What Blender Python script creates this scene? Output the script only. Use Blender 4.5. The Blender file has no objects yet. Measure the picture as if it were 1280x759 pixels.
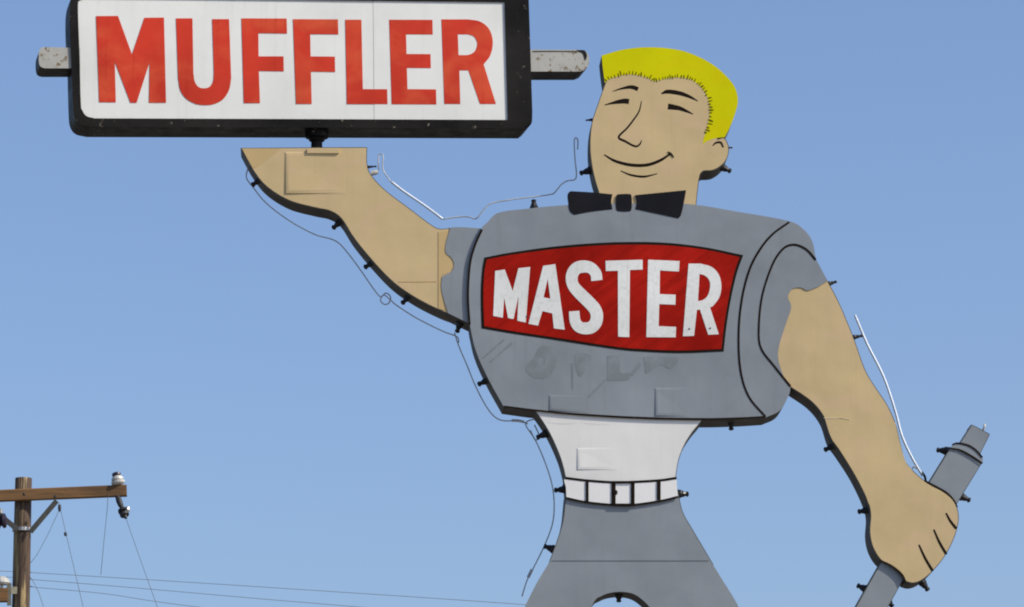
import bpy, math, random
from mathutils import Vector, Matrix
from mathutils.geometry import tessellate_polygon

random.seed(7)
S = bpy.context.scene
COL = S.collection

# ------------------------------------------------------------------ camera
CAM_LOC = Vector((-1.3, -30.0, 1.6))
AIM = Vector((0.0, 0.0, 8.2))
FPX = 5400.0
cam = bpy.data.cameras.new('camera')
cam_o = bpy.data.objects.new('camera', cam)
COL.objects.link(cam_o)
cam.sensor_width = 36.0
cam.lens = 36.0 * FPX / 1280.0
cam.clip_end = 8000.0
QUAT = (AIM - CAM_LOC).to_track_quat('-Z', 'Y')
cam_o.location = CAM_LOC
cam_o.rotation_euler = QUAT.to_euler()
S.camera = cam_o

# ------------------------------------------------------------------ light
SUN_AZ, SUN_EL = 69.0, 39.0      # azimuth from -Y (towards the viewer) round to +X
W = bpy.data.worlds.new('World')
S.world = W
W.use_nodes = True
nt = W.node_tree
nt.nodes.clear()
sky = nt.nodes.new('ShaderNodeTexSky')
sky.sky_type = 'NISHITA'
sky.sun_disc = False
sky.sun_elevation = math.radians(SUN_EL)
sky.sun_rotation = math.radians(180.0 - SUN_AZ)
sky.altitude = 100.0
sky.air_density = 1.0
sky.dust_density = 2.4
sky.ozone_density = 5.0
bg = nt.nodes.new('ShaderNodeBackground')
bg.inputs['Strength'].default_value = 0.15
wo = nt.nodes.new('ShaderNodeOutputWorld')
wb = nt.nodes.new('ShaderNodeMix')          # white balance of the whole sky
wb.data_type = 'RGBA'
wb.blend_type = 'MULTIPLY'
wb.inputs[0].default_value = 1.0
wb.inputs[7].default_value = (1.045, 1.0, 1.03, 1.0)
nt.links.new(sky.outputs[0], wb.inputs[6])
nt.links.new(wb.outputs[2], bg.inputs[0])
nt.links.new(bg.outputs[0], wo.inputs[0])

sun = bpy.data.lights.new('sun', 'SUN')
sun.energy = 4.9
sun.angle = math.radians(0.53)
sun.color = (1.0, 0.92, 0.79)
sun_o = bpy.data.objects.new('sun', sun)
COL.objects.link(sun_o)
a, e = math.radians(SUN_AZ), math.radians(SUN_EL)
to_sun = Vector((math.sin(a) * math.cos(e), -math.cos(a) * math.cos(e), math.sin(e)))
sun_o.rotation_euler = to_sun.to_track_quat('Z', 'Y').to_euler()
sun_o.location = to_sun * 60

vs = S.view_settings
vs.view_transform = 'Standard'
vs.look = 'None'
vs.exposure = 0.10
vs.gamma = 1.0
vs.use_curve_mapping = False
S.render.engine = 'CYCLES'
S.cycles.filter_width = 2.0
S.render.resolution_x, S.render.resolution_y = 1024, 607

# ------------------------------------------------------------------ helpers
RM = QUAT.to_matrix()

PLANE = None      # (pivot x, slope): set while building something turned about the vertical
def P(px, py, y=0.0):
    """photo pixel -> point on the vertical plane at depth y"""
    d = RM @ Vector(((px - 640.0) / FPX, -(py - 379.5) / FPX, -1.0))
    if PLANE:
        x0, k = PLANE       # y_plane = y + k * (x - x0)
        t = (y + k * (CAM_LOC.x - x0) - CAM_LOC.y) / (d.y - k * d.x)
    else:
        t = (y - CAM_LOC.y) / d.y
    return CAM_LOC + d * t

def tag(o, label=None, cat=None, group=None, kind=None):
    if label: o['label'] = label
    if cat: o['category'] = cat
    if group: o['group'] = group
    if kind: o['kind'] = kind
    return o

def empty(name, loc):
    o = bpy.data.objects.new(name, None)
    o.empty_display_size = 0.2
    o.location = loc
    COL.objects.link(o)
    return o

def origin(o):
    v = Vector((0, 0, 0))
    while o is not None:
        v = v + o.location
        o = o.parent
    return v

def mesh_obj(name, verts, faces, mats, parent=None, fmat=None, smooth=False):
    off = origin(parent) if parent else Vector((0, 0, 0))
    me = bpy.data.meshes.new(name)
    me.from_pydata([tuple(Vector(v) - off) for v in verts], [], faces)
    for m in (mats if isinstance(mats, (list, tuple)) else [mats]):
        me.materials.append(m)
    if fmat:
        me.polygons.foreach_set('material_index', fmat)
    if smooth:
        me.polygons.foreach_set('use_smooth', [True] * len(me.polygons))
    me.update()
    o = bpy.data.objects.new(name, me)
    COL.objects.link(o)
    if parent:
        o.parent = parent
    return o

def curve(pts, closed=True, sub=6):
    """(x, y) smooth points, (x, y, 1) corners -> dense polyline (Catmull-Rom broken at corners)"""
    n = len(pts)
    out = []
    rng = range(n if closed else n - 1)
    for i in rng:
        p1, p2 = pts[i], pts[(i + 1) % n]
        c1, c2 = len(p1) > 2, len(p2) > 2
        if not closed and i == 0: c1 = True
        if not closed and i == n - 2: c2 = True
        a1, a2 = Vector(p1[:2]), Vector(p2[:2])
        if c1 and c2:
            out.append(a1)
            continue
        p0 = a1 + (a1 - a2) if c1 else Vector(pts[(i - 1) % n][:2])
        p3 = a2 + (a2 - a1) if c2 else Vector(pts[(i + 2) % n][:2])
        for k in range(sub):
            t = k / sub
            out.append(0.5 * ((2 * a1) + (a2 - p0) * t + (2 * p0 - 5 * a1 + 4 * a2 - p3) * t * t
                              + (3 * a1 - p0 - 3 * a2 + p3) * t ** 3))
    if not closed:
        out.append(Vector(pts[-1][:2]))
    return out

def slab_data(loops, y0, depth, dx=0.0):
    verts, faces, fm = [], [], []
    rings = [[P(q[0], q[1], y0) for q in lp] for lp in loops]
    flat = [v for r in rings for v in r]
    n = len(flat)
    tris = tessellate_polygon([[Vector((v.x, v.z, 0)) for v in r] for r in rings])
    bk = Vector((dx, depth, 0))
    if PLANE:
        c_ = 1 / math.sqrt(1 + PLANE[1] ** 2)
        bk = Vector((-PLANE[1] * c_ * depth, c_ * depth, 0))
    verts = flat + [v + bk for v in flat]
    for t in tris:
        a_, b_, c_ = (flat[i] for i in t)
        nrm = (b_ - a_).cross(c_ - a_)
        t = tuple(t) if nrm.y < 0 else (t[0], t[2], t[1])
        faces.append(t); fm.append(0)
        faces.append((t[0] + n, t[2] + n, t[1] + n)); fm.append(1)
    s = 0
    for ri, r in enumerate(rings):
        m = len(r)
        ar = sum(r[i].x * r[(i + 1) % m].z - r[(i + 1) % m].x * r[i].z for i in range(m))
        ccw = (ar > 0) == (ri == 0)
        for i in range(m):
            j = (i + 1) % m
            q = (s + i, s + i + n, s + j + n, s + j)
            faces.append(q if ccw else q[::-1]); fm.append(1)
        s += m
    return verts, faces, fm

def inset(loop, d):
    n = len(loop)
    ar = sum(loop[i].x * loop[(i + 1) % n].y - loop[(i + 1) % n].x * loop[i].y for i in range(n))
    sg = 1 if ar > 0 else -1
    out = []
    for i, p in enumerate(loop):
        e1 = p - loop[i - 1]; e2 = loop[(i + 1) % n] - p
        e1 = e1.normalized() if e1.length > 1e-6 else Vector((1, 0)); e2 = e2.normalized() if e2.length > 1e-6 else e1
        b_ = (Vector((-e1.y, e1.x)) + Vector((-e2.y, e2.x))) * sg
        b_ = b_ / max(.6, b_.length_squared / 2)
        out.append(p + b_ * d)
    return out

def can(name, pts, y0, depth, mat, parent, sub=6, lip=.9):
    """sheet-metal letter can: painted face held inside a thin folded flange"""
    lp = curve(pts, True, sub)
    o = slab(name, [inset(lp, lip)], y0 - .0012, .01, [mat, M['rim']], parent)
    slab('return_edge', [lp], y0, depth, [M['rim'], M['can']], o)
    return o

def slab(name, loops, y0, depth, mats, parent, dx=0.0):
    if not isinstance(mats, (list, tuple)): mats = [mats, mats]
    v, f, m = slab_data(loops, y0, depth, dx)
    return mesh_obj(name, v, f, mats, parent, m)

def ribbon(pts, widths, sub=5):
    """centre line in pixels -> closed outline; widths are given per control point"""
    c = curve(pts, closed=False, sub=sub)
    n = len(c)
    k = len(widths)
    L, R = [], []
    for i, p in enumerate(c):
        d = (c[min(i + 1, n - 1)] - c[max(i - 1, 0)])
        d = d.normalized() if d.length > 1e-6 else Vector((1, 0))
        u = i / (n - 1) * (k - 1)
        i0 = min(int(u), k - 2) if k > 1 else 0
        w = widths[0] if k == 1 else widths[i0] + (widths[i0 + 1] - widths[i0]) * (u - i0)
        nn = Vector((-d.y, d.x)) * max(w, .25) * 0.5
        L.append(p + nn); R.append(p - nn)
    return L + R[::-1]

def tube(name, pts, r, mat, parent=None, sides=8, closed_caps=True):
    pts = [Vector(p) for p in pts]
    rs = r if isinstance(r, (list, tuple)) else [r] * len(pts)
    verts, faces = [], []
    t0 = (pts[1] - pts[0]).normalized()
    up = Vector((0, 0, 1)) if abs(t0.z) < .9 else Vector((1, 0, 0))
    nrm = t0.cross(up).normalized()
    for i, p in enumerate(pts):
        t = (pts[min(i + 1, len(pts) - 1)] - pts[max(i - 1, 0)]).normalized()
        nrm = (nrm - t * nrm.dot(t)).normalized()
        b = t.cross(nrm)
        for s_ in range(sides):
            a_ = 2 * math.pi * s_ / sides
            verts.append(p + (nrm * math.cos(a_) + b * math.sin(a_)) * rs[i])
    for i in range(len(pts) - 1):
        for s_ in range(sides):
            s2 = (s_ + 1) % sides
            faces.append((i * sides + s_, i * sides + s2, (i + 1) * sides + s2, (i + 1) * sides + s_))
    if closed_caps:
        faces.append(tuple(range(sides))[::-1])
        k = (len(pts) - 1) * sides
        faces.append(tuple(k + s_ for s_ in range(sides)))
    return mesh_obj(name, verts, faces, mat, parent, smooth=True)

def lathe(name, base, axis, profile, mat, parent=None, sides=14):
    """profile: (distance along axis, radius)"""
    axis = Vector(axis).normalized()
    base = Vector(base)
    up = Vector((0, 0, 1)) if abs(axis.z) < .9 else Vector((1, 0, 0))
    u = axis.cross(up).normalized()
    v = axis.cross(u)
    verts, faces = [], []
    for d, r in profile:
        for s_ in range(sides):
            a_ = 2 * math.pi * s_ / sides
            verts.append(base + axis * d + (u * math.cos(a_) + v * math.sin(a_)) * r)
    for i in range(len(profile) - 1):
        for s_ in range(sides):
            s2 = (s_ + 1) % sides
            faces.append((i * sides + s_, (i + 1) * sides + s_, (i + 1) * sides + s2, i * sides + s2))
    faces.append(tuple(range(sides)))
    k = (len(profile) - 1) * sides
    faces.append(tuple(k + s_ for s_ in range(sides))[::-1])
    o = mesh_obj(name, verts, faces, mat, parent)
    return o

def beam(name, p0, p1, w, h, mat, parent=None, up=(0, 0, 1), bevel=0.0):
    """rectangular bar from p0 to p1, w across, h along 'up'"""
    p0, p1 = Vector(p0), Vector(p1)
    t = (p1 - p0).normalized()
    u = Vector(up); u = (u - t * u.dot(t)).normalized()
    s_ = t.cross(u)
    c = bevel
    sec = [(-w/2 + c, -h/2), (w/2 - c, -h/2), (w/2, -h/2 + c), (w/2, h/2 - c), (w/2 - c, h/2), (-w/2 + c, h/2), (-w/2, h/2 - c), (-w/2, -h/2 + c)] if c else \
          [(-w/2, -h/2), (w/2, -h/2), (w/2, h/2), (-w/2, h/2)]
    n = len(sec)
    verts = [p + s_ * a_ + u * b_ for p in (p0, p1) for a_, b_ in sec]
    faces = [(i, (i + 1) % n, n + (i + 1) % n, n + i) for i in range(n)]
    faces += [tuple(range(n))[::-1], tuple(range(n, 2 * n))]
    return mesh_obj(name, verts, faces, mat, parent)

# ------------------------------------------------------------------ materials
def new_mat(name):
    m = bpy.data.materials.new(name)
    m.use_nodes = True
    N = m.node_tree
    b = N.nodes['Principled BSDF']
    return m, N, b

def mixc(N, fac, a_, b_, mode='MIX'):
    x = N.nodes.new('ShaderNodeMix')
    x.data_type = 'RGBA'
    x.blend_type = mode
    for sock, val in ((x.inputs[0], fac), (x.inputs[6], a_), (x.inputs[7], b_)):
        if isinstance(val, (int, float)): sock.default_value = val
        elif isinstance(val, (tuple, list)): sock.default_value = (*val[:3], 1)
        else: N.links.new(val, sock)
    return x.outputs[2]

def noise(N, vec, scale, detail=4, rough=.55, dist=0.0):
    n = N.nodes.new('ShaderNodeTexNoise')
    n.inputs['Scale'].default_value = scale
    n.inputs['Detail'].default_value = detail
    n.inputs['Roughness'].default_value = rough
    n.inputs['Distortion'].default_value = dist
    N.links.new(vec, n.inputs['Vector'])
    return n.outputs['Fac']

def ramp(N, fac, lo, hi, a_=0.0, b_=1.0):
    r = N.nodes.new('ShaderNodeMapRange')
    r.inputs[1].default_value = lo; r.inputs[2].default_value = hi
    r.inputs[3].default_value = a_; r.inputs[4].default_value = b_
    N.links.new(fac, r.inputs[0])
    return r.outputs[0]

def coords(N, sc=(1, 1, 1)):
    t = N.nodes.new('ShaderNodeNewGeometry')
    mp = N.nodes.new('ShaderNodeMapping')
    mp.inputs['Scale'].default_value = sc
    N.links.new(t.outputs['Position'], mp.inputs['Vector'])
    return mp.outputs[0]

def paint(name, col, rough=.5, vary=.10, streak=.10, bump=.25, chip=0.0, chipcol=(.35, .33, .3), spec=.07, tint=None, speck=0.0, brush=0.0):
    """sun-bleached sign enamel: blotches, faint run-off streaks, dented sheet"""
    m, N, b = new_mat(name)
    v = coords(N)
    dark = tuple(c * (1 - 2.0 * vary) for c in col)
    lite = tuple(min(1, c * (1 + vary) + .01 * vary) for c in col)
    c = mixc(N, ramp(N, noise(N, v, 1.7, 6, .6), .3, .7), dark, lite)
    if tint:
        c = mixc(N, ramp(N, noise(N, coords(N, (1, 1, 1.4)), 3.1, 3, .5, .5), .45, .7, 0, .45), c, tint)
    c = mixc(N, ramp(N, noise(N, v, 22, 3, .6), .35, .75, 0, .5 * vary), c, tuple(x * .55 for x in col))
    if brush:
        mp = N.nodes.new('ShaderNodeMapping')
        mp.inputs['Rotation'].default_value = (0, math.radians(38), 0)
        N.links.new(v, mp.inputs['Vector'])
        mq = N.nodes.new('ShaderNodeMapping')
        mq.inputs['Scale'].default_value = (1.2, 1, 17)
        N.links.new(mp.outputs[0], mq.inputs['Vector'])
        c = mixc(N, ramp(N, noise(N, mq.outputs[0], 1.0, 4, .6), .4, .72, 0, brush), c, tuple(x * .55 for x in col))
    if speck:
        c = mixc(N, ramp(N, noise(N, v, 38, 5, .7), .5, .72, 0, speck), c, tuple(x * .6 for x in col))
    vs_ = coords(N, (26, 4, 1.1))
    st = ramp(N, noise(N, vs_, 1.0, 5, .6), .56, .78, 0, streak)
    c = mixc(N, st, c, tuple(x * f_ for x, f_ in zip(col, (.62, .54, .45))))
    if chip:
        ch = ramp(N, noise(N, v, 16, 6, .7), 1 - chip - .03, 1 - chip, 0, 1)
        c = mixc(N, ch, c, chipcol)
    N.links.new(c, b.inputs['Base Color'])
    N.links.new(ramp(N, noise(N, v, 9, 4), .3, .7, rough - .08, rough + .1), b.inputs['Roughness'])
    b.inputs['Specular IOR Level'].default_value = spec
    if bump:
        bp = N.nodes.new('ShaderNodeBump')
        bp.inputs['Strength'].default_value = bump
        bp.inputs['Distance'].default_value = .02
        N.links.new(noise(N, v, 2.3, 2, .4), bp.inputs['Height'])
        N.links.new(bp.outputs[0], b.inputs['Normal'])
    return m

def plain(name, col, rough=.5, metal=0.0, vary=.2, sc=14):
    m, N, b = new_mat(name)
    v = coords(N)
    c = mixc(N, ramp(N, noise(N, v, sc, 4), .3, .7), tuple(x * (1 - vary) for x in col), tuple(min(1, x * (1 + vary)) for x in col))
    N.links.new(c, b.inputs['Base Color'])
    b.inputs['Roughness'].default_value = rough
    b.inputs['Metallic'].default_value = metal
    b.inputs['Specular IOR Level'].default_value = .3 if rough < .5 else .05
    return m

M = {}
M['skin'] = paint('tan_enamel', (.555, .43, .226), vary=.06, streak=.16, tint=(.60, .42, .27), bump=.55)
M['skin_old'] = paint('tan_enamel_weathered', (.53, .385, .185), vary=.08, streak=.16)
M['skin_lite'] = paint('tan_highlight_paint', (.66, .56, .38), vary=.06, streak=.1)  # paler tan, used only for the painted highlight on the arm seam
M['hair'] = paint('yellow_enamel', (.62, .60, .003), vary=.07, streak=.08, tint=(.66, .54, .004), spec=.03)
M['grey'] = paint('grey_enamel', (.238, .265, .285), vary=.07, streak=.22, bump=.55)
M['grey2'] = paint('grey_enamel_patch', (.225, .25, .268), vary=.07, streak=.15)
M['grey_dark'] = paint('grey_enamel_seam', (.15, .165, .178), vary=.1, streak=.2)
M['white'] = paint('white_enamel', (.69, .69, .655), vary=.04, streak=.14, bump=.55)
M['beltw'] = paint('belt_white', (.74, .74, .72), vary=.03, streak=.08)
M['black'] = paint('black_enamel', (.010, .010, .013), vary=.2, streak=.05, bump=.1, spec=.08)
M['line'] = plain('black_line_paint', (.013, .009, .006), .7)
M['hairline'] = plain('hair_stroke_paint', (.10, .085, .005), .55)
M['white_old'] = paint('white_enamel_scuffed', (.60, .60, .57), vary=.08, streak=.3)
M['red'] = paint('red_enamel', (.40, .012, .006), vary=.20, brush=.8, streak=.3, bump=.2, spec=.03)
M['letterw'] = paint('white_letter_paint', (.75, .76, .72), vary=.07, streak=.35, bump=.1, speck=.5)
M['letterr'] = paint('red_letter_film', (.52, .040, .020), rough=.5, vary=.13, streak=.5, tint=(.64, .13, .05), bump=.05)
M['face'] = paint('acrylic_face', (.645, .66, .63), rough=.4, vary=.045, streak=.20, bump=.05, spec=.15)
M['can'] = paint('sheet_metal_side', (.075, .070, .062), rough=.6, vary=.2, streak=.3, bump=.2)
M['rim'] = paint('flange_metal', (.105, .108, .098), rough=.6, vary=.2, streak=.3, bump=.1)
M['frame'] = paint('black_frame_metal', (.016, .015, .014), rough=.45, vary=.3, streak=.2, bump=.2, chip=.335, chipcol=(.14, .125, .10), spec=.04)
M['silver'] = paint('silver_paint', (.36, .36, .33), rough=.5, vary=.14, streak=.4, bump=.25, chip=.41, chipcol=(.16, .12, .07))
m, N, b = new_mat('faded_paint')
v = coords(N)
c = mixc(N, ramp(N, noise(N, v, 8, 5, .6), .30, .56), (.230, .257, .275), (.178, .205, .214))
N.links.new(c, b.inputs['Base Color'])
b.inputs['Roughness'].default_value = .6
b.inputs['Specular IOR Level'].default_value = .07
M['ghost'] = m
M['rub'] = plain('black_porcelain', (.012, .012, .014), .35)
M['glass'] = plain('dusty_tubing', (.40, .41, .42), .3)
M['glassw'] = plain('coated_white_tubing', (.62, .68, .75), .3, vary=.1)
M['steel'] = plain('galvanised_steel', (.34, .35, .36), .5, .6)
M['dsteel'] = plain('dark_steel', (.05, .05, .052), .55, .5)
M['bracem'] = plain('weathered_brace_steel', (.15, .145, .115), .7, .1)
M['wire'] = plain('wire_jacket', (.11, .115, .12), .55)
M['porc'] = plain('white_porcelain', (.42, .42, .385), .3, vary=.3, sc=7)
M['brownporc'] = plain('dark_glazed_porcelain', (.03, .025, .04), .2)

def wood(name, col, sc, dark=.35):
    m, N, b = new_mat(name)
    v = coords(N, sc)
    c = mixc(N, ramp(N, noise(N, v, 1.0, 7, .62, .3), .32, .68), tuple(x * dark for x in col), col)
    c = mixc(N, ramp(N, noise(N, coords(N), 1.6, 4), .45, .7, 0, .65), c, tuple(x * .3 for x in col))
    N.links.new(c, b.inputs['Base Color'])
    b.inputs['Roughness'].default_value = .8
    bp = N.nodes.new('ShaderNodeBump')
    bp.inputs['Strength'].default_value = .6
    bp.inputs['Distance'].default_value = .01
    N.links.new(noise(N, v, 1.6, 5), bp.inputs['Height'])
    N.links.new(bp.outputs[0], b.inputs['Normal'])
    return m
m, N, b = new_mat('creosoted_pole_wood')
v = coords(N, (30, 30, 1.1))
c = mixc(N, ramp(N, noise(N, v, 1.0, 7, .62, .3), .32, .68), (.030, .017, .010), (.085, .050, .028))
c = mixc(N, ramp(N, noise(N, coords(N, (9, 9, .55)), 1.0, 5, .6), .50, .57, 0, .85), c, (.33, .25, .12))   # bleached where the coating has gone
c = mixc(N, ramp(N, noise(N, coords(N, (60, 60, 2.2)), 1.0, 3, .6), .60, .66), c, (.015, .010, .007))   # drying cracks
N.links.new(c, b.inputs['Base Color'])
b.inputs['Roughness'].default_value = .85
bp = N.nodes.new('ShaderNodeBump')
bp.inputs['Strength'].default_value = .8
bp.inputs['Distance'].default_value = .015
N.links.new(noise(N, v, 1.6, 5), bp.inputs['Height'])
N.links.new(bp.outputs[0], b.inputs['Normal'])
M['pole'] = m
M['arm'] = wood('crossarm_wood', (.21, .105, .032), (1.4, 26, 26), .45)

# ------------------------------------------------------------------ ground
m, N, b = new_mat('dry_ground')
v = coords(N)
c = mixc(N, ramp(N, noise(N, v, .35, 8, .6), .3, .7), (.11, .105, .095), (.19, .175, .15))
N.links.new(c, b.inputs['Base Color'])
b.inputs['Roughness'].default_value = .9
g = mesh_obj('ground', [(-3000, -3000, 0), (3000, -3000, 0), (3000, 3000, 0), (-3000, 3000, 0)], [(0, 1, 2, 3)], m)
tag(g, kind='structure')

# ================================================================== the cut-out figure
FIG = empty('figure_sign', (P(780, 1060).x, .13, 0.0))
tag(FIG, 'giant cut-out sign figure of a blond man in grey shirt and black bow tie', 'sign')
T = .27        # depth of the sign can
PR = .0018      # painted shapes stand this much proud

def part(name, pts, y0, depth, mats, parent=FIG, sub=6, holes=(), dx=0.0):
    return slab(name, [curve(pts, True, sub)] + [curve(h, True, sub) for h in holes], y0, depth, mats, parent, dx)

def stroke(name, pts, widths, y0, mat, parent, sub=5, th=.0014):
    return slab(name, [ribbon(pts, widths, sub)], y0, th, mat, parent)

def patch(pts, y0, rise, mat, parent, inset=4.0):
    """loose overlay sheet with a rolled rim: the outline lies on the face, the inner sheet stands proud"""
    c = curve(pts, True, 4)
    n = len(c)
    ar = sum(c[i].x * c[(i + 1) % n].y - c[(i + 1) % n].x * c[i].y for i in range(n))
    sg = 1 if ar > 0 else -1
    x0_, x1_ = min(p.x for p in c), max(p.x for p in c)
    y0_, y1_ = min(p.y for p in c), max(p.y for p in c)
    rings = []
    for ins, h in ((0, .0), (inset * .35, rise * .75), (inset, rise)):
        r = []
        for i, p in enumerate(c):
            e1 = (p - c[i - 1]).normalized(); e2 = (c[(i + 1) % n] - p).normalized()
            n1 = Vector((-e1.y, e1.x)) * sg; n2 = Vector((-e2.y, e2.x)) * sg
            b_ = (n1 + n2)
            b_ = b_ / max(.5, b_.length_squared / 2) if b_.length > 1e-6 else n1
            q_ = p + b_ * ins
            # the sheet gapes at its left and lower edges and lies flat on the right
            u_, w_ = (p.x - x0_) / (x1_ - x0_), (p.y - y0_) / (y1_ - y0_)
            r.append(P(q_.x, q_.y, y0 - .0004 - h * (1 - .95 * u_) * (.45 + .55 * w_)))
        rings.append(r)
    verts = [v for r in rings for v in r]
    faces = []
    for k in range(2):
        for i in range(n):
            j = (i + 1) % n
            q_ = (k * n + i, k * n + j, (k + 1) * n + j, (k + 1) * n + i)
            faces.append(q_ if sg < 0 else q_[::-1])
    for t in tessellate_polygon([[Vector((v.x, v.z, 0)) for v in rings[2]]]):
        a_, b_, c_ = (rings[2][i] for i in t)
        t = tuple(t) if (b_ - a_).cross(c_ - a_).y < 0 else (t[0], t[2], t[1])
        faces.append(tuple(2 * n + i for i in t))
    return mesh_obj('patch_panel', verts, faces, mat, parent)

# ---- trousers: an upper sheet and, below the lap seam, the legs
can('trouser_top', [(707, 618, 1), (778, 626), (848, 616, 1), (853.7, 640), (866, 662), (879, 684), (892, 706, 1), (685, 706, 1),
                     (697, 673), (703.6, 650)], .004, T, M['grey'], FIG)
legs = part('trouser_leg', [(687, 702.3, 1), (889, 702.3, 1), (903, 725), (923, 758), (950, 815), (985, 930), (1005, 1040, 1), (905, 1040, 1),
                     (880, 930), (846, 815), (818, 768), (806, 752.5), (790.6, 742), (770, 740), (752, 745), (740, 757), (716, 815), (680, 930),
                     (655, 1040, 1), (550, 1040, 1), (572, 930), (625, 815), (656, 758), (671, 728.6)], .002, T, [M['grey'], M['can']])
stroke('seam', [(690, 701, 1), (886, 701, 1)], [1.0], .0008, M['grey_dark'], legs)
# shoes below the frame
for pts in ([(550, 1038, 1), (655, 1038, 1), (660, 1062), (640, 1078, 1), (500, 1078, 1), (498, 1064), (520, 1054)],
            [(905, 1038, 1), (1005, 1038, 1), (1035, 1054), (1062, 1064), (1060, 1078, 1), (920, 1078, 1), (900, 1062)]):
    part('shoe', pts, -.002, T + .01, [M['black'], M['can']])

# ---- white undershirt
us = can('undershirt', [(664, 508, 1), (880, 516, 1), (877.6, 525.6), (866, 540), (856, 556), (848.6, 575), (845, 597), (846, 606, 1),
                         (778, 610), (707, 606, 1), (706, 594), (700, 571.6), (688, 544), (676, 524)], .000, T, M['white'], FIG)
patch([(721, 560, 1), (771, 560, 1), (771, 588, 1), (721, 588, 1)], -.0012, .006, M['white'], us)
stroke('scuff', [(652 + 30, 528), (700, 530), (722, 529.5)], [.5, 2, .5], -.0014, M['white_old'], us)
stroke('scuff', [(726, 528.5), (742, 530.5), (763, 531)], [.5, 2.4, .6], -.0014, M['white_old'], us)

# ---- belt
belt = part('belt', [(707, 597.5), (733, 600.5), (767, 603), (791, 602.5), (825, 600.5), (845.5, 597.5, 1), (846.5, 611, 1), (847.5, 621, 1),
                     (825, 626), (791, 631), (767, 631), (733, 628), (708, 622, 1), (707.5, 610, 1)], -.008, T + .012, [M['beltw'], M['can']])
stroke('belt_edge', [(706.5, 597.5), (733, 600.7), (767, 603), (791, 602.5), (825, 600.5), (845.8, 597.5)], [3.0], -.008 - PR, M['line'], belt)
stroke('belt_edge', [(707.5, 622.5), (733, 627.8), (767, 631.2), (791, 631.2), (825, 626.4), (848, 621)], [2.6], -.008 - PR, M['line'], belt)
for x, w, y0_, y1_ in ((734, 3.6, 602, 627), (767, 5.2, 604, 630), (791, 4.6, 604, 630), (823.5, 4.6, 602, 625)):
    part('belt_loop', [(x - w / 2, y0_, 1), (x + w / 2, y0_, 1), (x + w / 2, y1_, 1), (x - w / 2, y1_, 1)], -.011 - PR, .006, M['line'], belt)
part('buckle_prong', [(767, 613.5), (771, 613), (772, 616), (770.5, 618.5), (767, 618)], -.015 - PR, .006, M['line'], belt)
part('buckle_bar', [(765.5, 629.5, 1), (793, 629.5, 1), (793, 632.5, 1), (765.5, 632.5, 1)], -.014 - PR, .006, M['line'], belt)
part('buckle_bar', [(765.5, 601.3, 1), (793, 601.3, 1), (793, 604.2, 1), (765.5, 604.2, 1)], -.014 - PR, .006, M['line'], belt)

# ---- raised arm (viewer's left)
armL = can('raised_arm', [(300.7, 185, 1), (380, 184.4, 1), (459, 184, 1), (459, 204.5), (464, 218.7), (482, 238), (510.5, 259.6), (539, 281), (550, 286),
                    (563, 285, 1), (575, 300, 1), (575, 397, 1), (553, 389.4), (521, 373.4), (492.7, 354), (468, 329), (443, 298.7), (427, 274),
                    (412.7, 264), (393, 259.6), (361, 250.7), (332.7, 233), (315, 211)], .006, T, M['skin'], FIG)
patch([(356, 190, 1), (433, 189.5, 1), (432, 243, 1), (356, 243, 1)], .0048, .009, M['skin'], armL, 5)
part('patch_panel', [(302.5, 185.6, 1), (352, 185.5, 1), (322, 208, 1), (316, 210.5, 1)], .003, .0026, M['skin_old'], armL)
part('patch_panel', [(548, 290, 1), (561, 289, 1), (558, 302), (557, 316), (566, 329), (563, 339), (552, 345, 1), (551, 362), (556, 388, 1), (548, 386, 1)], .0025, .003, M['skin_old'], armL)
stroke('seam', [(498, 352.3, 1), (546, 352, 1)], [.8], .003, M['skin_old'], armL, th=.0025)
part('hub_plate', [(384, 186, 1), (424, 186, 1), (424, 191.5, 1), (384, 191.5, 1)], -.007, .012, M['skin'], armL)

# ---- sleeve on the raised arm
part('sleeve', [(563, 284.5, 1), (576, 284), (600, 285.5, 1), (625, 290, 1), (625, 420, 1), (592, 407, 1), (560, 391.5, 1), (552, 363), (552.4, 346, 1), (564, 339.6), (567.5, 331),
                (564, 322), (557.4, 316), (557.5, 304)], .000, T + .003, [M['grey'], M['can']])

# ---- lowered arm (viewer's right)
armR = can('lowered_arm', [(1034, 350, 1), (1049.6, 380), (1067, 422), (1081, 461), (1093, 482), (1109, 506), (1120, 531), (1127, 560), (1134, 580),
                    (1157, 602), (1180, 615), (1193.5, 628), (1198.5, 647), (1193.4, 670.7), (1181.5, 694.6), (1166, 714), (1152, 725.5), (1141, 729),
                    (1132, 727, 1), (1126.8, 718), (1115, 708), (1101, 700), (1091, 684), (1087, 665), (1088, 642), (1083, 623), (1068, 592), (1050, 564),
                    (1039, 548), (1030, 522), (1014, 502), (988, 484, 1), (965, 455, 1), (968, 380, 1), (1000, 352, 1)], -.006, T, M['skin'], FIG)
for p0, p1 in (((1182.5, 641.5), (1195.5, 661)), ((1167.2, 662), (1183, 693)), ((1148.6, 681), (1166, 714))):
    mid = ((p0[0] + p1[0]) / 2 - .8, (p0[1] + p1[1]) / 2 + .5)
    stroke('finger_line', [p0, mid, p1], [2.2, 3.2, 3.6], -.006 - PR, M['line'], armR)
stroke('hand_edge', [(1156, 601), (1170, 608.5), (1183, 616), (1192, 625), (1197, 634)], [2.2, 2.6, 1.2], -.006 - PR, M['line'], armR)
stroke('hand_edge', [(1100, 700.5), (1115, 708), (1126.8, 718), (1131.5, 727)], [2.2, 3, 3], -.006 - PR, M['line'], armR)
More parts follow.
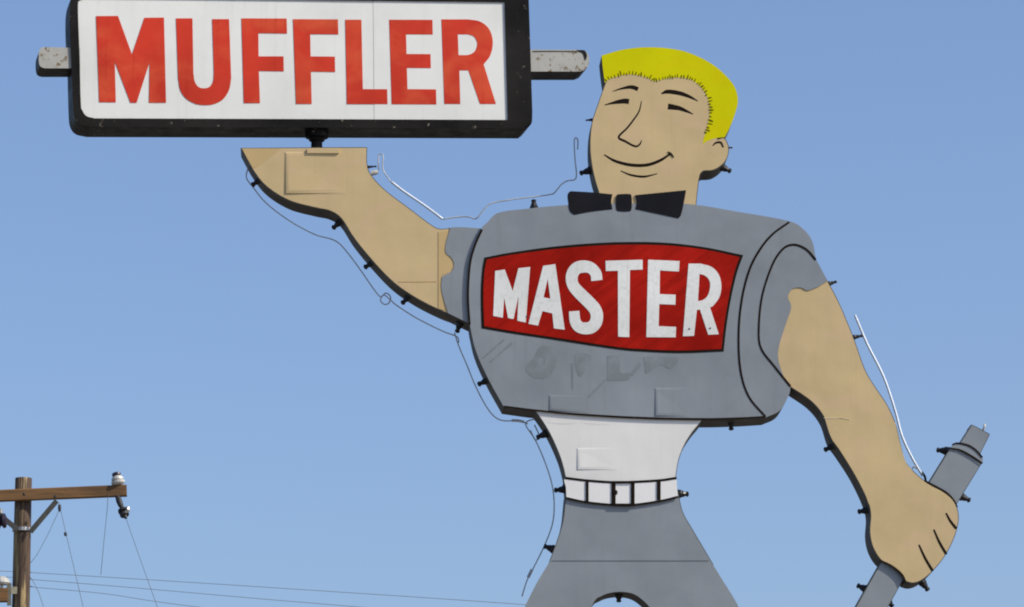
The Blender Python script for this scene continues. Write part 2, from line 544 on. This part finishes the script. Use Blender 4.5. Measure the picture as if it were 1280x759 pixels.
part('patch_panel', [(1031, 523, 1), (1119, 528, 1), (1126, 558), (1133, 579), (1140, 587, 1), (1086, 630, 1), (1081, 617), (1068, 592), (1050, 563), (1039, 547)], -.008, .0025, M['skin'], armR)
stroke('seam_highlight', [(1030, 522.5), (1042, 523), (1052, 522.5), (1062, 525)], [1.0, .8, .4], -.0098, M['skin_lite'], armR)  # highlight on the seam, painted as a pale ribbon

# ---- torso: a barrel-shaped sheet
torso = part('shirt', [(603, 283, 1), (609, 278), (619, 268), (632, 264), (654, 261.5), (707, 256.5), (780, 254.5), (858, 255), (923.4, 265), (984.5, 276), (1003.5, 286), (1015, 301),
                       (1020, 324, 1), (1034.5, 351, 1), (1022.5, 358.6, 1), (1010, 363), (1001, 359.5), (991, 361), (985, 371), (989, 384), (983, 403), (974, 432), (973, 449), (979, 469), (988, 485, 1),
                       (986, 494), (975, 513), (957, 522, 1), (923, 524), (877, 525), (800, 523), (723, 518.5), (670, 513.5), (629.4, 508, 1),
                       (609, 471), (594.7, 438), (588, 410, 1), (583.5, 370), (588, 328)], -.012, T + .02, [M['grey'], M['can']])
Y0 = -.012 - PR
stroke('crease_line', [(602.5, 287), (594, 306), (587.5, 330), (585, 369), (587, 406)], [2.6, 2.6, 2.6], Y0, M['line'], torso)
stroke('crease_line', [(986.7, 277.5), (965.6, 293), (950, 312), (937, 337), (927.6, 373), (923.4, 415.6), (925.5, 462), (936, 495.7), (957, 521)], [2.4, 2.8, 2.6, 2.6, 2.4], Y0, M['line'], torso)
stroke('crease_line', [(1019.8, 325), (1008, 312), (993, 306), (979, 311), (965.6, 331), (953, 369), (948.7, 407), (951, 434.6), (968, 458), (988, 483)], [2.8, 2.8, 2.4, 2.4, 2.8], Y0, M['line'], torso)
stroke('hem_line', [(630, 508), (670, 513), (723, 518), (800, 522.4), (877, 524), (923, 523), (957, 521)], [2, 2.2, 2.6, 2.6, 2], Y0, M['line'], torso)
patch([(686, 493.5, 1), (736, 496, 1), (736, 517, 1), (686, 513.5, 1)], -.012, .006, M['grey2'], torso, 3.5)
patch([(818.5, 485, 1), (862, 485, 1), (862, 521.5, 1), (818.5, 520.5, 1)], -.012, .007, M['grey'], torso, 4)
# lettering of an older sign showing through the repaint
gy = Y0 + .0010
for k, (pts, hole) in enumerate((
        ([(658, 458), (667, 448), (676, 433), (698, 438), (695, 455), (687, 471), (671, 473), (660, 467)], [(674, 447), (681, 448), (679, 458), (673, 456)]),
        ([(721, 441), (738, 445), (734, 458), (725, 471), (719, 456)], None),
        ([(759, 445, 1), (773, 446), (776, 466), (787, 466), (785, 475), (759, 476, 1)], None),
        ([(804, 446, 1), (849, 446, 1), (846, 455), (837, 461), (829, 457), (822, 458), (808, 467), (806, 458)], None),
        ([(714, 454, 1), (717, 454, 1), (717, 486, 1), (715, 488, 1)], None),
        ([(735, 495, 1), (756, 474, 1), (758, 476, 1), (737, 497, 1)], None),
        ([(787, 468, 1), (799, 453, 1), (803, 456, 1), (791, 470, 1)], None),
        ([(603, 447, 1), (629, 424, 1), (631, 425.5, 1), (605, 448, 1)], None),
        ([(612, 452, 1), (639, 428, 1), (641.5, 429.5, 1), (614, 453, 1)], None))):
    slab('faded_lettering', [curve(pts, True, 4)] + ([curve(hole, True, 4)] if hole else []), gy - k * .00005, .0007, M['ghost'], torso)

# ---- red chest panel with the word
PO = [(605.5, 322, 1), (640, 315.5), (700, 307.5), (765, 303), (828, 303.3), (880, 309), (929, 319, 1), (921, 342), (914, 372), (908.5, 405), (904.5, 439.5, 1),
      (850, 441.5), (800, 439.5), (765, 436), (690, 424.5), (640, 417), (602, 410.5, 1), (601, 370), (602.5, 340)]
pc = curve(PO)
border = slab('panel_border', [pc], Y0, .0016, M['line'], FIG)
border.name = 'chest_panel'
cx, cy = 765, 372
PI_ = [(608.5, 324.5, 1), (640, 318.6), (700, 310.8), (765, 306.3), (828, 306.6), (880, 312), (924.5, 321.5, 1), (917.5, 342), (911, 372), (905.3, 405), (901.8, 436.3, 1),
       (850, 438.2), (800, 436.2), (765, 432.8), (690, 421.3), (640, 413.8), (605.4, 407.8, 1), (604.2, 370), (605.6, 340)]
part('red_field', PI_, Y0 - .0015, .0013, M['red'], border)
def Z(pts):
    return [((p[0] / 3.657) + 590, (p[1] / 3.657) + 290) + tuple(p[2:]) for p in pts]
def C1(pts): return [tuple(p) + (1,) for p in pts]
LY = Y0 - .003
def wl(outer, holes=()):
    slab('letter', [curve(Z(outer), True, 6)] + [curve(Z(h), True, 6) for h in holes], LY, .0013, M['letterw'], border)
wl(C1([(106, 178), (150, 172), (186, 270), (212, 166), (266, 160), (246, 414), (207, 406), (213, 292), (190, 398), (165, 394), (147, 300), (141, 392), (97, 384)]))
wl(C1([(325, 155), (381, 147), (424, 447), (374, 441), (367, 372), (322, 362), (302, 428), (258, 420)]), [C1([(346, 215), (358, 305), (327, 299)])])
sc = [(571, 222), (566, 190), (545, 166), (515, 158), (480, 165), (460, 190), (456, 220), (466, 250), (495, 283), (535, 322), (563, 355), (571, 385), (565, 415), (545, 436), (515, 441), (487, 432), (471, 405), (467, 362)]
slab('letter', [ribbon(Z(sc), [14, 14, 15.5, 15, 14.5, 15.5, 15.5, 15.5, 15, 14, 13], 6)], LY, .0013, M['letterw'], border)
wl(C1([(610, 132), (780, 127), (780, 172), (722, 174), (719, 481), (668, 479), (667, 177), (612, 179)]))
wl(C1([(805, 127), (949, 133), (946, 181), (859, 176), (858, 284), (931, 287), (930, 333), (856, 330), (853, 431), (933, 434), (931, 482), (797, 481)]))
wl([(990, 145, 1), (1045, 145, 1), (1095, 160), (1128, 195), (1140, 245), (1132, 295), (1105, 335), (1088, 345, 1), (1128, 468, 1), (1080, 470, 1), (1042, 355, 1), (1028, 357, 1), (1015, 475, 1), (964, 477, 1)],
   [[(1040, 192, 1), (1065, 200), (1085, 222), (1088, 255), (1078, 290), (1058, 310), (1033, 316, 1)]])
# sheet-metal screws through the last letter
for q in ((994, 443), (1089, 440), (252, 385)):
    c0 = P(*Z([q])[0], LY)
    lathe('screw', c0, (0, -1, 0), [(0, .006), (.003, .006), (.004, .003)], M['dsteel'], border, 8)

# ---- head
head = can('head', [(765, 80, 1), (800, 72), (840, 74), (878, 95), (903, 125), (902, 155), (897, 174, 1), (905.5, 172.5), (910.5, 182), (910.5, 193), (905, 204), (893, 212.5), (879.4, 214, 1), (875, 219.5),
                     (872, 240), (869, 270, 1), (760, 275, 1), (749, 243), (741, 214.6), (737.3, 185), (739.4, 155), (747.6, 129), (757.5, 101, 1)], -.006, T + .004, M['skin'], FIG)
hair_in = [(756, 103.5, 1), (764, 98), (775, 95), (789, 93.2), (803, 95.5), (812, 98.5), (817, 101.5), (826, 100), (838, 97.5), (850, 97), (860, 98.5), (868, 102), (877, 110), (883, 119), (886.5, 130), (887, 145.4), (882.7, 162), (878, 180, 1)]
hair_out = [(884, 176.5), (895, 172.5, 1), (906, 171.5, 1), (912, 160), (918, 145), (922.5, 126), (917.5, 107), (901, 88.5), (885, 77), (871, 70), (855, 64), (838, 60.8), (820, 59.2), (800, 59.4), (780, 61.8), (765, 65.5), (752, 69.5, 1), (753.5, 85)]
hair = slab('hair', [curve(hair_in + hair_out, True, 5)], -.0078, T + .010, [M['hair'], M['can']], head)
FY = -.006 - PR
# short brush strokes along the hairline, too fine to tell apart
sv, sf, sm = [], [], []
hc = curve(hair_in[:-1] + [(881, 167)], closed=False, sub=8)
acc = 0
for i in range(1, len(hc) - 1):
    acc += (hc[i] - hc[i - 1]).length
    if acc < 3.0: continue
    acc = 0
    d = (hc[i + 1] - hc[i - 1]).normalized()
    nn = Vector((d.y, -d.x))
    if nn.y > 0 and hc[i].x < 870: nn = -nn
    ln = random.uniform(3.0, 6.5)
    base = hc[i] - nn * random.uniform(0, 1.6)
    w = random.uniform(.9, 1.7) * (1.35 if hc[i].x > 862 else .95)
    tip = base + nn * ln + d * random.uniform(-1, 1)
    v_, f_, m_ = slab_data([ribbon([tuple(base), tuple((base + tip) / 2), tuple(tip)], [w * .6, w, w * .5], 2)], -.0092, .0012)
    k = len(sv)
    sv += v_; sf += [tuple(x + k for x in q) for q in f_]; sm += m_
o = mesh_obj('hairline_stroke', sv, sf, [M['hairline'], M['hairline']], head, sm)
tag(o, kind='stuff')
def F(pts): return [(p[0] / 3.036 + 690, p[1] / 3.036 + 40) for p in pts]
def Hh(pts): return [(p[0] / 6.737 + 740, p[1] / 6.737 + 50) for p in pts]
stroke('eyebrow', Hh([(170, 435), (240, 412), (310, 398), (350, 400), (388, 415)]), [.6, 2.2, 4.2, 5, 5], FY, M['line'], head)
stroke('eyebrow', Hh([(585, 452), (630, 436), (690, 440), (760, 455), (830, 482), (892, 515)]), [1.6, 5, 5.4, 5, 3.4, 1], FY, M['line'], head)
stroke('eye', Hh([(105, 548), (170, 532), (230, 520), (280, 515), (312, 520)]), [.8, 3, 5.2, 6.4, 6.4], FY, M['line'], head)
stroke('eye', Hh([(640, 560), (690, 567), (740, 577), (790, 597), (852, 625)]), [7.4, 6.4, 5.2, 3.6, .9], FY, M['line'], head)
stroke('nose', F([(340, 262), (331, 300), (312, 330), (285, 365), (253, 399), (280, 416), (305, 430), (322, 434), (334, 425), (340, 411)]), [.9, 1.8, 2.2, 2.4, 3, 2.6, 2.6, 2, 1], FY, M['line'], head)
stroke('mouth', F([(198, 466), (240, 490), (300, 505), (360, 505), (410, 488), (450, 462)]), [1.4, 3.4, 4, 4, 3.6, 2.4], FY, M['line'], head)
stroke('mouth_corner', F([(440, 455), (452, 463), (462, 477)]), [1.4, 2.6, 1.2], FY - .003, M['line'], head)
stroke('lip', F([(260, 527), (300, 543), (350, 549), (400, 538)]), [1, 2.6, 2.8, .9], FY, M['line'], head)
stroke('ear_line', F([(610, 432), (622, 421), (640, 420), (650, 438)]), [1.2, 2.4, 2.8, 2], FY, M['line'], head)

# ---- bow tie
tie = part('bow_tie', [(770.7, 244.5), (775, 242.8), (785, 242.5), (789, 244), (789.8, 253), (789, 262.5), (785, 264.4), (775, 264.2), (770.7, 262), (769.8, 253)], -.0145, .016, [M['black'], M['black']])
part('bow_wing', [(713, 239, 1), (740, 240.5), (765.5, 243, 1), (764, 252), (765.5, 261.5, 1), (740, 264.5), (718, 268.5, 1), (712.5, 264), (710, 252), (709.5, 243)], -.0145, .016, [M['black'], M['black']], tie)
part('bow_wing', [(794, 244, 1), (825, 241), (857.5, 237.8, 1), (855.5, 250), (851.5, 268), (848, 273, 1), (820, 267), (794.5, 261.5, 1), (795.8, 253)], -.0145, .016, [M['black'], M['black']], tie)

# ---- black stand-offs that once held the lit tubing along the edge
def standoff(bx, by, tx, ty, y=.12, parent=FIG, r=.031):
    A, B = P(bx, by, y), P(tx, ty, y)
    d = (B - A).normalized()
    A = A - d * .03
    L = (B - A).length
    lathe('tube_support', A, d, [(0, r), (L * .42, r), (L * .5, r * .8), (L * .62, r * .72), (L * .82, r * .42), (L * .84, r * .62), (L * .93, r * .62), (L, r * .35)], M['rub'], parent, 10)
for q in ((328, 223, 314.5, 232), (428, 275, 415.5, 286), (470, 326, 455, 335), (514, 368, 502, 380), (575.5, 402, 571, 416), (613, 474, 597, 481),
          (684, 541.5, 670.5, 547.5), (708, 611.6, 692.5, 613), (692.5, 687, 679.5, 682.5), (848, 617.5, 861, 617.8), (914, 526, 914, 538),
          (773.5, 744, 773.5, 753), (740, 212.5, 724.5, 217), (901, 208.5, 914, 214.5), (667.5, 260, 667, 249.5), (1044, 556.5, 1030, 563),
          (1086.5, 637.5, 1072, 640), (1152, 727, 1160.5, 738.5)):
    standoff(*q)
for q in ((1036, 355, 1046, 352), (1066, 422, 1079, 419.5)):
    standoff(*q, y=.06, r=.018)
for q in ((738.5, 150, 732, 150.5), (909, 185, 916, 184.5), (459, 209, 471, 208)):
    standoff(*q, y=.06, r=.011)

# ---- what is left of the tubing
def tubing(pts, r, mat, y=.12, sub=5):
    c = curve(pts, closed=False, sub=sub)
    n = len(c)
    return tube('neon_tube', [P(p.x, p.y, y + .012 * math.sin(i * .21)) for i, p in enumerate(c)], r, mat, FIG, 7)
tubing([(310.5, 208), (308, 222), (316.7, 234.7), (332.7, 254), (361, 275.6), (393, 293), (418, 300.5), (432, 313), (452, 339.6), (468, 362.7), (476, 371),
        (482, 366.5), (488, 371), (486, 379), (480, 380.5), (475.5, 375), (480, 369), (489, 376), (496, 382), (521, 398), (553, 414), (571, 421), (573.4, 428.5)], .0046, M['glass'])
tubing([(568, 416), (574, 434), (584.5, 458.6), (592.7, 479), (605, 503.5), (617, 520), (629.4, 526), (648, 526), (660, 530)], .0046, M['glass'])
tubing([(640, 525.6), (648, 526), (655, 527.5)], .010, M['glass'])
tubing([(668, 524), (659, 527), (657.5, 532.4), (669.5, 551), (681.4, 578.5), (690, 606), (692.7, 633), (690, 657), (679.7, 684), (667.8, 708), (659, 725), (652.4, 745.6)], .0046, M['glass'])
tubing([(668, 531), (674, 545), (669, 550), (663, 538)], .0048, M['glass'])
tubing([(665, 712), (660, 722)], .011, M['glass'])
tubing([(473.4, 212.7), (473, 196), (476, 192.5), (479, 196), (478.8, 212), (489, 228)], .0042, M['glass'])
tubing([(489.5, 227.5), (505, 239.5), (530, 256.5), (553.5, 274)], .009, M['glassw'])
tubing([(553.5, 274), (572, 271.3), (585, 271), (593, 273.5), (598, 271), (611.7, 255.5), (637.5, 250), (668, 246), (689, 243), (694, 240), (702, 230.5), (710, 226), (718, 224.8), (720.5, 218), (718.5, 197), (717.8, 176), (720, 172.5), (722.3, 176), (722, 187)], .0048, M['glass'])
tubing([(1068.7, 394), (1084, 430), (1104.5, 471), (1119, 513.6), (1127.6, 545.4), (1141, 574), (1153.6, 595)], .0088, M['glassw'])
tubing([(1152, 590), (1156, 596), (1157, 602)], .009, M['rub'])
tubing([(1140, 586), (1143, 583.5), (1146, 586)], .0048, M['glass'])
lathe('tube_end_cap', P(464, 217, .1), P(472, 215, .1) - P(464, 217, .1), [(0, .018), (.03, .018), (.05, .014)], M['porc'], FIG, 10)

# ---- steel posts carrying the can, behind the legs
for px in (604, 958):
    q = P(px, 800, .0)
    beam('support_post', (q.x, T + .12, -.3), (q.x, T + .12, q.z), .16, .22, M['steel'], FIG, up=(0, 1, 0), bevel=.01)
for py in (830, 1000):
    q0, q1 = P(590, py), P(970, py)
    beam('cross_brace', (q0.x, T + .004, q0.z), (q1.x, T + .004, q1.z), .01, .1, M['steel'], FIG)

# ================================================================== muffler held in the fist
PIPE = empty('exhaust_pipe', P(1140, 680, .14))
tag(PIPE, 'grey cut-out exhaust pipe with ringed collar gripped in the figure\'s fist', 'pipe')
can('pipe_body', [(1188.3, 559, 1), (1208, 563), (1227.5, 579, 1), (1196.8, 629, 1), (1176, 664, 1), (1128.5, 726, 1), (1110, 759, 1), (1040, 884, 1), (998, 862, 1), (1069.5, 759, 1), (1101, 703, 1), (1150, 621, 1)],
     .012, .22, M['grey'], PIPE)
can('pipe_tip', [(1200, 553.5, 1), (1212.5, 534), (1216, 531.5), (1237, 542.5, 1), (1236, 546), (1224, 570, 1), (1215, 561)], .010, .2, M['grey'], PIPE)
collar = part('collar', [(1190.5, 556.5, 1), (1196, 554), (1210, 556.5), (1221, 563), (1228, 572), (1228.5, 578.5, 1), (1218, 572.5), (1205, 566), (1188, 561, 1)], .006, .23, [M['grey'], M['can']], PIPE)
stroke('ring_line', [(1190, 556), (1197, 554), (1210, 556.7), (1220, 563), (1228, 572)], [1.6, 2.4, 2.2], .003, M['line'], collar)
stroke('ring_line', [(1188, 560.5), (1198, 562), (1207, 566), (1218, 572.5), (1228, 579.5)], [1.6, 2.4, 2.2], .003, M['line'], collar)
part('pipe_foot', [(1003, 853, 1), (1049, 877, 1), (1022, 925, 1), (976, 900, 1)], .008, .23, [M['grey'], M['can']], PIPE)
for q in ((1183.5, 564, 1170.5, 562.5), (1200, 620, 1213, 626), (1083, 737, 1071, 731.5), (1111, 753, 1116, 759)):
    standoff(*q, parent=PIPE)
tubing_ = tube('wire_stub', [P(1228, 540, .1), P(1230.5, 534, .1), P(1230.8, 530, .1)], .008, M['porc'], PIPE, 7)

# ================================================================== lettered box sign on the raised palm
BOX = empty('box_sign', P(396, 184, .15))
tag(BOX, 'white box sign with red word in a scuffed black frame, raised on the figure\'s palm', 'sign')
BY, BD, BDX = .020, .30, 0.0
PLANE = (P(385, 90).x, math.tan(math.radians(9)))
WH = [(97.5, 10), (100, 0), (108, -4, 1), (631, 2.5, 1), (633, 75, 1), (635, 150, 1), (400, 149, 1), (118, 148, 1), (108, 145), (103, 138), (101, 128), (99.5, 70)]
FR = [(87, 30), (88, 2), (94, -12), (106, -17, 1), (640, -12, 1), (655, -10), (661, 0, 1), (665.5, 140, 1), (664.5, 154), (658, 160.5, 1), (400, 159.5, 1), (114, 158.5, 1), (100, 155), (93, 146), (91, 130), (89.5, 80)]
fr = slab('frame', [curve(FR, True, 6), curve(WH, True, 6)], BY, BD, [M['frame'], M['frame']], BOX, dx=BDX)
part('back_panel', [(95, -5, 1), (655, 0, 1), (658, 152, 1), (100, 150, 1)], BY + BD * .6, .01, M['frame'], BOX, dx=0)
SEAM = 466.0
fpan1 = part('face_panel', [(93, 2, 1), (104, -8, 1), (SEAM, -3, 1), (SEAM + 1.5, 155, 1), (110, 153, 1), (96, 140, 1)], BY + .012, .006, M['face'], BOX)
fpan2 = part('face_panel', [(SEAM + .45, -3, 1), (636, -2, 1), (640, 155, 1), (SEAM + 1.95, 155, 1)], BY + .011, .006, M['face'], BOX)
LB = BY + .011 - .0018
def rl(outer, holes=()):
    slab('letter', [curve(outer, True, 7)] + [curve(h, True, 7) for h in holes], LB, .0012, M['letterr'], BOX)
rl(C1([(120, 20.2), (147.5, 20), (165, 68), (180.5, 22.3), (205, 22), (207.6, 128.5), (186.3, 128.5), (187, 78), (170.8, 128.5), (163, 128.5), (143.5, 77), (144.8, 128), (124, 127.8)]))
rl([(220, 23, 1), (240.6, 23, 1), (241.8, 92, 1), (243.5, 102), (248, 108.5), (254.5, 110.5), (262, 108.5), (266.3, 102), (267.3, 92, 1), (265.3, 24, 1), (286.4, 24, 1), (289, 98, 1), (286.5, 112), (279, 124), (268, 130), (257, 131.5), (245, 130), (233, 123.5), (225.5, 113), (222.6, 98, 1)])
rl(C1([(301.8, 23), (358.4, 23.3), (358.8, 42), (323, 41.5), (323.3, 70.5), (354.4, 70.5), (354.8, 89.2), (323.6, 88.8), (325, 129), (304.8, 129)]))
rl(C1([(366.3, 24), (422.5, 24.3), (423, 43), (387.8, 42.8), (388.3, 70.6), (418.6, 70.8), (419, 90), (388.7, 89.6), (389.7, 130), (370, 130)]))
rl(C1([(431.6, 24.7), (451.8, 24.7), (453.6, 111.5), (484, 111.6), (484.5, 130.2), (433.6, 130.2)]))
rl(C1([(486.5, 24.7), (540.6, 24.9), (541, 43.2), (507.6, 43), (508.2, 67.5), (538.2, 67.7), (538.6, 85.2), (508.6, 85), (509.4, 111.5), (545, 111.8), (545.5, 130.6), (489.6, 130.4)]))
rl([(551.8, 24.3, 1), (585, 24.3, 1), (600, 27), (611.5, 36.5), (616, 52), (613, 69), (604.6, 80.6, 1), (620, 130, 1), (600, 130, 1), (585.5, 88, 1), (574.3, 88, 1), (575.4, 130, 1), (555.4, 130, 1)],
   [[(572.3, 43, 1), (585, 43, 1), (592.5, 46), (596.5, 54), (594, 63.5), (586, 68.5), (573.2, 69, 1)]])
# pipe ends sticking out of the box
part('pipe_end', [(49, 64), (53, 59.5), (60, 59, 1), (100, 60, 1), (100, 85.5, 1), (56, 85.5, 1), (50.5, 83), (48.5, 76)], BY + .012, .24, [M['silver'], M['frame']], BOX, dx=-.01)
pe = part('pipe_end', [(655, 62, 1), (722, 62.3, 1), (731, 63.5), (735.5, 69), (736.5, 78), (733, 86), (726, 89.5, 1), (655, 89.5, 1)], BY + .012, .24, [M['silver'], M['frame']], BOX, dx=-.04)
stroke('end_ring', [(723, 63.5), (729.5, 65), (731.8, 70), (731.5, 75)], [1.5, 4.4, 4, 1.5], BY + .009, M['frame'], pe)
stroke('end_ring', [(666, 64.2), (690, 64), (722, 64.3)], [1.2], BY + .009, M['can'], pe)
PLANE = None
hub = P(396, 168, .15)
lathe('mounting_hub', hub + Vector((0, 0, .05)), (0, 0, -1), [(0, .085), (.075, .085), (.085, .06), (.10, .055), (.105, .04), (.17, .042)], M['frame'], BOX, 16)

# ================================================================== utility pole
UY = 31.0
q = P(29.5, 598, UY)
PX, PZ = q.x, q.z
UP = empty('utility_pole', (PX, UY, 0))
tag(UP, 'weathered wooden utility pole with one braced crossarm near its top', 'utility pole')
prof = []
for i in range(15):
    z = -.4 + (PZ + .4) * i / 14
    prof.append(((PX + random.uniform(-.006, .006), UY + random.uniform(-.006, .006), z), .165 - .045 * i / 14))
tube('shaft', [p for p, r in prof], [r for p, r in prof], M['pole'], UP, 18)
A0, A1 = P(-110, 624.5, UY - .2), P(158.5, 613.5, UY - .08)
beam('crossarm', A0, A1, .10, .165, M['arm'], UP, bevel=.012)
# braces and band
for x0, y0, x1, y1 in ((71, 626, 38, 665), (-8, 638, 22, 662)):
    beam('brace', P(x0, y0, UY - .26), P(x1, y1, UY - .16), .012, .075, M['dsteel'] if x0 < 0 else M['bracem'], UP, up=(0, 0, 1))
c0 = P(28.5, 662, UY)
lathe('band', (PX, UY, c0.z - .03), (0, 0, 1), [(0, .137), (.0, .143), (.05, .143), (.05, .137)], M['steel'], UP, 18)
for px, py in ((30, 618), (69, 621)):
    lathe('bolt', P(px, py, UY - .25), (0, -1, 0), [(0, .022), (.02, .022), (.03, .012)], M['dsteel'], UP, 8)
# pin insulator on the arm end
pin = P(148.5, 607.5, UY - .1)
lathe('pin_insulator', pin, (-.22, 0, 1), [(-.02, .02), (.012, .02), (.018, .07), (.04, .098), (.065, .10), (.085, .075), (.09, .088), (.115, .085), (.15, .055)], M['porc'], UP, 16)
lathe('insulator_cap', pin + Vector((-.031, 0, .14)), (-.22, 0, 1), [(0, .06), (.02, .066), (.05, .06), (.06, .03)], M['brownporc'], UP, 14)
# dead-end insulator hanging under the arm
h0, h1 = P(146, 619, UY - .1), P(157.5, 648, UY - .25)
dd = h1 - h0
L = dd.length
lathe('strain_insulator', h0, dd, [(0, .03), (L * .25, .045), (L * .45, .04), (L * .55, .022), (L * .62, .07), (L * .70, .075), (L * .72, .03), (L * .80, .07), (L * .88, .065), (L * .9, .03), (L, .02)], M['dsteel'], UP, 12)
lathe('strain_clamp', P(158, 641, UY - .2), (.3, 0, 1), [(0, .03), (.05, .04), (.09, .02)], M['steel'], UP, 8)
# glazed spool on the left and the small lower arm with its own insulator
lathe('spool_insulator', P(-6, 652, UY - .2), (1, 0, .1), [(0, .05), (.03, .10), (.06, .11), (.08, .06), (.11, .11), (.15, .10), (.17, .04)], M['brownporc'], UP, 14)
lathe('spool_stem', P(1, 636, UY - .2), (0, 0, -1), [(0, .03), (.25, .03)], M['steel'], UP, 8)
beam('lower_arm', P(-120, 745, UY - .32), P(10, 744, UY - .30), .10, .20, M['arm'], UP, bevel=.012)
beam('bracket', P(9, 738, UY - .28), P(24, 738, UY - .06), .02, .10, M['bracem'], UP)
beam('bracket', P(11.5, 729, UY - .33), P(11.5, 757, UY - .33), .02, .06, M['bracem'], UP, up=(1, 0, 0))
lathe('pin_insulator', P(2, 734, UY - .3), (0, 0, 1), [(-.02, .02), (.03, .02), (.035, .10), (.06, .12), (.09, .115), (.12, .09), (.15, .05)], M['porc'], UP, 14)

# ---- wires
def wire(pts, label, r=.0038, group=None, parent=None, name='power_line'):
    n = len(pts)
    o = tube(name, pts, r, M['wire'], parent, 6)
    if parent is None:
        tag(o, label, 'wire', group)
    return o
def span(p0, p1, sag, n=24):
    return [p0.lerp(p1, i / n) - Vector((0, 0, sag * 4 * (i / n) * (1 - i / n))) for i in range(n + 1)]
def tilt_wire(pix, y, label, group):
    c = curve(pix, closed=False, sub=6)
    wire([P(p.x, p.y, y) for p in c], label, .0048, group)
WY = 50.0
G = 'lines running behind the utility pole'
tilt_wire([(-420, 703), (0, 714), (41, 716), (165, 723.5), (330, 734), (650, 755.5), (1000, 783), (1700, 850)], WY, 'topmost of three thin lines passing behind the utility pole', G)
tilt_wire([(-420, 700), (0, 721), (41, 724.5), (170, 735), (330, 749), (438, 758), (700, 781), (1700, 880)], WY + .4, 'middle of three thin lines passing behind the utility pole', G)
tilt_wire([(-420, 692), (0, 729), (41, 734), (129, 742), (232, 757), (500, 788), (1700, 920)], WY + .8, 'lowest of three thin lines passing behind the utility pole', G)
wire(span(P(157.5, 648, UY - .25), P(330, 1100, UY - 14), .10), 'service wire leaving the hanging insulator at the crossarm end')
wire(span(P(74, 630, UY - .2), P(190, 1100, UY - 14), .08), 'service wire dropping from the crossarm beside its brace')
wire([P(x, y, UY - .2) for x, y in ((74, 628), (75, 634), (73, 640), (60, 668), (46, 694), (38, 704))], '', .0036, None, UP, 'jumper_wire')
wire([P(x, y, UY - .15 + .1 * i) for i, (x, y) in enumerate(((134.8, 618), (134.3, 634), (130, 676), (126, 719)))], '', .0036, None, UP, 'jumper_wire')
wire([P(x, y, UY + .0 - .1 * i) for i, (x, y) in enumerate(((34, 716), (42, 728), (49, 742), (56, 764), (66, 800), (70, 860), (34, 900)))], '', .0036, None, UP, 'jumper_wire')
lathe('wire_clip', P(74.5, 631, UY - .2), (.02, 0, -1), [(0, .02), (.06, .024), (.1, .01)], M['dsteel'], UP, 8)
lathe('splice', P(81.5, 666, UY - 1.1), P(82.6, 671, UY - 1.2) - P(81.5, 666, UY - 1.1), [(0, .012), (.02, .022), (.07, .022), (.09, .012)], M['dsteel'], UP, 8)
